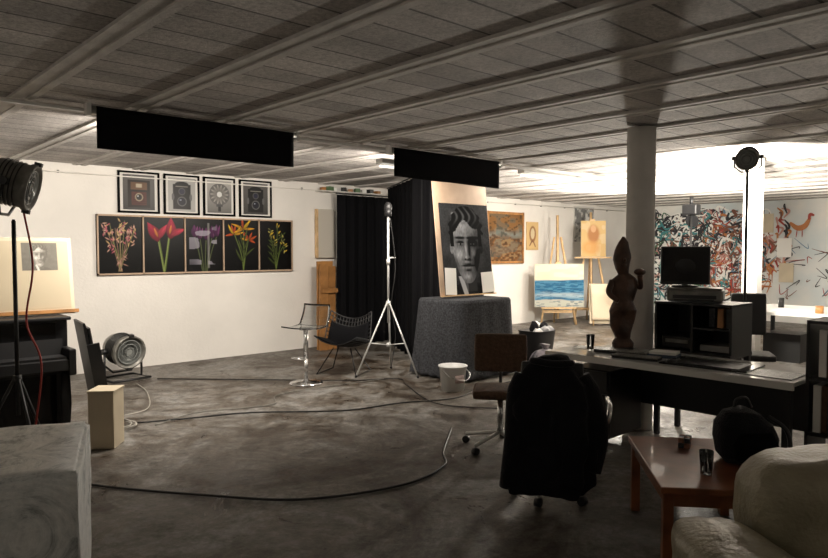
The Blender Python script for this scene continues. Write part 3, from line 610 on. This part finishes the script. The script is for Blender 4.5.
G=grp('plastic_covered_crate',(.80,2.82,0),rz=-20)
def rb(G,name,size,loc,mat,amp,seed,cuts=14,rot=(0,0,0),rbev=.04):
    bm=bmesh.new(); bmesh.ops.create_cube(bm,size=1); bmesh.ops.scale(bm,vec=size,verts=bm.verts[:])
    bmesh.ops.bevel(bm,geom=bm.edges[:],offset=rbev,segments=3,affect='EDGES')
    bmesh.ops.subdivide_edges(bm,edges=[e for e in bm.edges if e.calc_length()>rbev*1.5],cuts=cuts,use_grid_fill=True)
    for v in bm.verts: v.co+=noise.noise_vector(v.co*5+Vector((seed,seed,0)))*amp+noise.noise_vector(v.co*14+Vector((0,seed,0)))*amp*.35
    return obj(G,name,bm,mat,loc,rot,True)
rb(G,'sheeted_body',(1.5,.86,.73),(-.75,.43,.375),M['sheet'],.010,3,rbev=.02)
surf(G,'loose_sheet_edge',lambda u,v:Vector((-1.4*u+.0,-.03-.02*math.sin(u*22)*v,.75-.55*v-.04*math.sin(u*15)*v)),40,10,M['sheet'],solid=.004)

# ---------------------------------------------------------------- cables
G=grp('floor_cables')
tube(G,'black_cable',[(1.3,5.2,.012),(1.5,4.75,.012),(1.93,4.13,.012),(2.36,3.63,.012),(3.0,3.4,.012),(3.5,3.5,.012),(3.75,3.75,.012),(4.3,4.2,.012)],.009,M['cable_b'],smooth=True)
tube(G,'long_cable',[(2.3,6.3,.01),(2.7,6.15,.01),(3.29,5.94,.01),(4.0,5.4,.01),(4.64,5.27,.01),(5.2,5.05,.01),(5.8,5.2,.01),(6.6,5.25,.01)],.007,M['cable_b'],smooth=True)
tube(G,'white_cable',[(2.1+.16*math.cos(t*.8)*(1+.2*math.sin(t)),6.28+.2*math.sin(t*.8),.012+.0015*t) for t in range(26)]+[(2.6,6.8,.01),(2.9,7.6,.01),(3.0,8.2,.01)],.006,M['cable_w'],smooth=True)
tube(G,'grey_cable',[(2.4,6.1,.01),(2.9,6.3,.01),(3.6,6.1,.01),(4.0,6.5,.01),(5.4,6.4,.01)],.005,M['greymetal'],smooth=True)
tube(G,'black_cable',[(5.2,4.4,.01),(4.9,5.0,.01),(5.3,5.9,.01),(5.5,6.3,.01),(5.0,6.6,.01),(4.2,7.4,.01),(3.3,8.3,.01)],.006,M['cable_b'],smooth=True)

# ---------------------------------------------------------------- office chairs
def office_base(G,a0=10,r=.3,seat=.45):
    for i in range(5):
        a=rad(a0+72*i); c,s=math.cos(a),math.sin(a)
        tube(G,'base_arm_%d'%(i+1),[(0,0,.13),(c*r,s*r,.075)],.016,M['alu']); cyl(G,'caster_%d'%(i+1),.028,.04,(c*r,s*r,.029),M['black'],rot=(90,0,math.degrees(a)))
    cyl(G,'gas_column',.024,seat-.15,(0,0,.12+(seat-.15)/2),M['metal'])
def pad(G,name,sx,sy,th,loc,mat,rot=(0,0,0)):
    return box(G,name,(sx,sy,th),loc,mat,rot,bev=min(sx,sy,th)*.38,sub=2,smooth=True)
G=grp('brown_office_chair',(4.2,3.55,0),rz=-50); office_base(G,15,.30)
pad(G,'seat',.44,.42,.08,(0,0,.46),M['brownfab']); pad(G,'backrest',.44,.07,.32,(0,.22,.74),M['brownfab'],(-6,0,0)); tube(G,'back_bar',[(0,.05,.43),(0,.25,.45),(0,.27,.73)],.014,M['darkmetal'],smooth=True)
G=grp('office_chair_with_jacket',(3.62,2.62,0),rz=-55); office_base(G,35,.24)
pad(G,'seat',.46,.44,.08,(0,0,.47),M['black']); pad(G,'backrest',.38,.06,.40,(0,-.25,.72),M['black'])
tube(G,'back_bar',[(0,-.05,.43),(0,-.26,.45),(0,-.26,.7)],.014,M['darkmetal'],smooth=True)
tube(G,'armrest_right',[(.22,-.05,.45),(.33,-.05,.5),(.36,0,.60),(.36,.25,.60)],.018,M['metal'],smooth=True)
tube(G,'armrest_left',[(-.20,.05,.45),(-.25,.08,.5),(-.25,.1,.60),(-.22,.25,.60)],.015,M['darkmetal'],smooth=True)
loft(G,'jacket_body',[(.10,-.05,-.28,.22,.07,.13),(.19,-.03,-.29,.24,.07,.12),(.35,.0,-.30,.25,.08,.10),(.6,.01,-.30,.235,.085,.07),(.78,.01,-.28,.21,.085,.05),(.87,0,-.27,.17,.075,.04),(.925,-.01,-.26,.10,.06,.02),(.945,-.01,-.26,.05,.04,0)],M['jacket'],n=96,nf=7,pw=2.3,jit=.05,seed=2)
tube(G,'sleeve_right',[(.17,-.28,.84),(.24,-.28,.70),(.285,-.25,.48),(.25,-.28,.26)],.06,M['jacket'],smooth=True,n=14,radii=[.055,.065,.06,.052,.045])
tube(G,'sleeve_left',[(-.17,-.28,.84),(-.21,-.30,.70),(-.23,-.31,.45),(-.27,-.30,.14)],.06,M['jacket'],smooth=True,n=14,radii=[.055,.065,.06,.052,.045])
tube(G,'collar',[(-.1,-.2,.90),(-.11,-.31,.93),(0,-.34,.92),(.11,-.31,.92),(.1,-.2,.90)],.022,M['jacket'],smooth=True)
G=grp('black_office_chair',(7.55,2.9,0),rz=120); office_base(G,15,.28); pad(G,'seat',.44,.42,.08,(0,0,.47),M['black']); pad(G,'backrest',.36,.06,.46,(0,-.22,.90),M['black'],(6,0,0)); tube(G,'back_bar',[(0,-.05,.43),(0,-.25,.45),(0,-.24,.8)],.014,M['darkmetal'],smooth=True)

# ---------------------------------------------------------------- desk
G=grp('work_desk',(5.05,2.51,0))
box(G,'top',(.70,1.94,.03),(0,0,.735),M['desktop'],bev=.006)
box(G,'edge_strip',(.02,1.94,.045),(-.345,0,.722),M['alu'])
for a in (-.3,.3):
    for c in (-.92,.92): box(G,'leg',(.05,.05,.72),(a,c,.36),M['darkmetal'])
box(G,'modesty_panel',(.02,1.8,.4),(.28,0,.5),M['black']); box(G,'drawer_unit',(.5,.4,.55),(.02,.62,.35),M['darkmetal'],bev=.01)
for i in range(3): box(G,'drawer_front',(.02,.36,.15),(-.24,.62,.18+i*.18),M['black'])
def kb(loc,rz,w,d,n):
    G=grp('keyboard',loc,rz); box(G,'case',(w,d,.018),(0,0,.01),M['black'],bev=.004)
    bm=bmesh.new()
    for i in range(n):
        for j in range(5):
            m=bmesh.ops.create_cube(bm,size=1)['verts']; bmesh.ops.scale(bm,vec=(w/n*.8,d/5*.75,.008),verts=m); bmesh.ops.translate(bm,vec=(-w/2+w*(i+.5)/n,-d/2+d*(j+.5)/5,.023),verts=m)
    obj(G,'keys',bm,M['greymetal'])
kb((5.02,2.95,.751),-78,.43,.14,15); kb((4.85,2.72,.751),-80,.36,.12,13)
G=grp('drawing_tablet',(5.0,2.2,.751),rz=-86); box(G,'body',(.62,.42,.012),(0,0,.006),M['blackgloss'],bev=.004); box(G,'active_area',(.48,.3,.002),(0,0,.0135),M['darkmetal']); box(G,'frame_line',(.5,.004,.002),(0,.155,.0135),M['alu'])
G=grp('cutting_mat',(4.93,1.76,.751)); box(G,'mat_sheet',(.3,.36,.004),(0,0,.002),M['black'])
for i in range(5): box(G,'grid_line',(.002,.34,.001),(-.1+i*.05,0,.0045),M['alu'])
G=grp('computer_mouse',(4.82,2.42,.751)); sph(G,'shell',(.05,.03,.02),(0,0,.019),M['black']); box(G,'wheel',(.012,.005,.006),(-.025,0,.035),M['greymetal'])
G=grp('paper_sheet',(5.12,3.28,.751),rz=15); box(G,'sheet',(.21,.3,.002),(0,0,.001),M['paper']); box(G,'under_sheet',(.21,.3,.001),(.02,.0,.0005),M['paper'],rot=(0,0,10))
G=grp('drinking_glass',(4.98,3.22,.754)); lathe(G,'tumbler',[(.028,.0),(.036,.13),(.033,.13),(.026,.01)],M['glass']); cyl(G,'liquid',.026,.05,(0,0,.037),col('tea',(.25,.12,.05),.2))
G=grp('book_stack',(5.1,2.62,.751),rz=12); box(G,'book',(.16,.22,.025),(0,0,.0125),col('book_blue',(.06,.09,.13))); box(G,'book',(.15,.2,.02),(.005,0,.036),M['paper'])
G=grp('carved_wooden_statue',(5.25,3.08,.765),rz=CAM)
loft(G,'figure',[(0,0,0,.085,.07),(.04,0,0,.09,.07),(.08,0,0,.065,.05),(.2,-.01,0,.10,.06),(.32,.0,0,.12,.075),(.4,.0,0,.08,.05),(.5,.0,0,.11,.06),(.58,.0,0,.10,.055),(.63,.0,0,.045,.035),(.68,-.005,0,.06,.05),(.76,-.005,.0,.07,.06),(.83,.0,0,.055,.045),(.9,.005,0,.036,.03),(.95,.0,0,.008,.01)],M['statuewood'],n=28,jit=.025,seed=5)
tube(G,'arm_left',[(-.09,0,.57),(-.13,-.04,.47),(-.06,-.08,.40)],.025,M['statuewood'],smooth=True,radii=[.03,.024,.02])
tube(G,'arm_right',[(.09,0,.57),(.14,-.03,.52),(.12,-.07,.62)],.025,M['statuewood'],smooth=True,radii=[.03,.024,.022])
sph(G,'carried_bowl',(.05,.04,.03),(.12,-.07,.65),M['statuewood']); sph(G,'nose',(.012,.02,.02),(-.005,-.06,.75),M['statuewood']); sph(G,'lips',(.02,.012,.008),(-.005,-.055,.71),M['statuewood'])
cyl(G,'plinth',.095,.014,(0,0,-.006),M['black'])

G=grp('printer_stand',(5.72,2.6,0)); box(G,'top',(.44,.66,.03),(0,0,.735),M['black'])
for a in (-.19,.19):
    for c in (-.30,.30): box(G,'leg',(.04,.04,.72),(a,c,.36),M['black'])
box(G,'hutch_top',(.42,.66,.02),(0,0,1.15),M['black']); box(G,'hutch_back',(.015,.64,.4),(.2,0,.95),M['black'])
for c in (-.32,0,.32): box(G,'hutch_divider',(.40,.02,.4),(0,c,.95),M['black'])
box(G,'hutch_shelf',(.40,.30,.015),(0,-.16,.95),M['black']); box(G,'amplifier',(.3,.27,.1),(.02,.16,.81),M['darkmetal'],bev=.006); box(G,'amplifier_display',(.005,.2,.03),(-.135,.16,.82),M['greymetal']); box(G,'paper_stack',(.25,.24,.05),(0,-.16,.785),col('news_grey2',(.3,.3,.29)))
for i in range(3): box(G,'binder',(.22,.05,.16),(0,-.27+i*.07,1.04),[M['darkmetal'],M['brownwood'],M['blanket'],M['black']][i])
G=grp('inkjet_printer',(5.72,2.66,1.161),rz=-70); box(G,'body',(.44,.30,.10),(0,0,.055),M['greymetal'],bev=.02); box(G,'lid',(.42,.28,.015),(0,0,.112),M['greymetal'],bev=.005); box(G,'paper_slot',(.34,.02,.03),(0,-.145,.045),M['black']); box(G,'output_tray',(.3,.06,.01),(0,-.18,.02),M['darkmetal'])
G=grp('computer_monitor',(5.72,2.76,1.2815),rz=-60); box(G,'bezel',(.40,.03,.33),(0,0,.185),M['black'],bev=.008); box(G,'screen',(.365,.004,.29),(0,-.016,.19),M['blackgloss']); box(G,'stand_neck',(.05,.03,.08),(0,.03,.04),M['black']); lathe(G,'stand_base',[(.11,0),(.1,.012),(.03,.016)],M['black'],loc=(0,.02,0)); sph(G,'rear_bulge',(.14,.06,.11),(0,.03,.18),M['black'])

G=grp('file_shelf',(4.97,1.05,0))
for c in (-.44,0,.44): box(G,'upright',(.36,.02,1.15),(0,c,.575),M['black'])
for z in (.05,.42,.78,1.14): box(G,'shelf',(.36,.88,.02),(0,0,z),M['black'])
rnd=random.Random(6)
for z in (.06,.43,.79):
    for c0 in (-.42,.02):
        p=c0
        while p<c0+.36:
            w=rnd.uniform(.02,.05); h=rnd.uniform(.22,.31); box(G,'file',(.26,w*.9,h),(-.03,p+w/2,z+h/2+.002),rnd.choice([M['board'],M['darkmetal'],M['brownfab'],M['paper'],M['blanket'],M['greymetal']])); p+=w
box(G,'top_papers',(.25,.3,.03),(0,.1,1.167),M['paper'])

# ---------------------------------------------------------------- low table + things
G=grp('wooden_side_table',(3.635,1.655,0),rz=39.7)
box(G,'top',(.93,.60,.035),(0,0,.432),M['redwood'],bev=.006)
for a in (-.42,.42):
    for c in (-.26,.26): box(G,'leg',(.05,.05,.415),(a,c,.2075),M['redwood'],bev=.004)
for c in (-.26,.26): box(G,'apron',(.80,.02,.07),(0,c,.38),M['redwood'])
for a in (-.42,.42): box(G,'apron_end',(.02,.48,.07),(a,0,.38),M['redwood'])
G=grp('drinking_glass',(3.44,1.53,.4505)); lathe(G,'tumbler',[(.028,.0),(.036,.12),(.033,.12),(.026,.01)],M['glass'])
G=grp('table_puzzle_block',(3.83,1.83,.4505),rz=20)
for i in range(3):
    for j in range(2): box(G,'cube',(.030,.030,.028),(-.035+i*.034,-.015+j*.034,.0145),M['black'] if (i+j)%2 else M['redwood'],bev=.003); box(G,'upper_cube',(.030,.030,.028),(-.035+i*.034,-.015+j*.034,.045),M['redwood'] if (i+j)%2 else M['black'],bev=.003)
G=grp('black_backpack',(3.82,1.49,.463),rz=CAM)
loft(G,'bag_body',[(0,0,0,.13,.10),(.03,0,0,.165,.12),(.11,.0,0,.175,.13),(.20,-.01,0,.155,.12),(.265,-.02,0,.10,.09),(.29,-.02,0,.03,.03)],M['jacket'],n=40,jit=.025,pw=2.5,seed=9)
loft(G,'front_pocket',[(.02,0,-.1,.10,.04),(.1,0,-.12,.12,.05),(.17,0,-.11,.09,.04)],M['blackcloth'],n=24,pw=2.5)
tube(G,'carry_loop',[(-.06,0,.28),(-.05,0,.32),(.0,0,.33),(.03,0,.28)],.01,M['black'],smooth=True); tube(G,'strap',[(.1,-.05,.24),(.17,-.1,.18),(.18,-.12,.08),(.12,-.13,.025)],.012,M['black'],smooth=True)

# ---------------------------------------------------------------- leather sofa
G=grp('leather_sofa',(1.24*.737+2.6*.676,-1.24*.676+2.6*.737,0),rz=CAM)
box(G,'back_frame',(1.66,.18,.52),(.98,.17,.33),M['leather'],bev=.04)
pillow(G,'back_cushion_left',(.84,.36,.50),(.47,.04,.56),M['leather'],.5,.018,2,tufts=[(-.15,.0,.06,.02),(.15,.0,.06,.02)])
pillow(G,'back_cushion_right',(.84,.36,.50),(1.30,.04,.56),M['leather'],.5,.018,5)
pillow(G,'arm_left',(.28,.92,.48),(-.10,-.36,.29),M['leather'],.4,.010,7)
pillow(G,'arm_pad',(.34,.90,.20),(-.10,-.36,.485),M['leather'],.65,.016,8)
pillow(G,'seat_cushion_left',(.82,.70,.24),(.46,-.40,.36),M['leather'],.45,.012,9)
pillow(G,'seat_cushion_right',(.82,.70,.24),(1.28,-.40,.36),M['leather'],.45,.012,4)
for s in (-.2,1.7):
    for t in (-.75,.2): box(G,'foot',(.06,.06,.07),(s+.05,t,.035),M['black'])
box(G,'plinth',(1.8,.8,.12),(.84,-.3,.13),M['leather'],bev=.02)

# ---------------------------------------------------------------- world, camera
w=bpy.data.worlds.new('w'); sc.world=w; w.use_nodes=True; w.node_tree.nodes['Background'].inputs[0].default_value=(.02,.02,.022,1); w.node_tree.nodes['Background'].inputs[1].default_value=.5
cd=bpy.data.cameras.new('camera'); co=bpy.data.objects.new('camera',cd); sc.collection.objects.link(co); sc.camera=co
cd.sensor_width=36; cd.lens=680/828*36; cd.clip_end=60
co.location=(0,0,1.6); co.rotation_euler=(rad(90-2.44),0,rad(47.5-90))
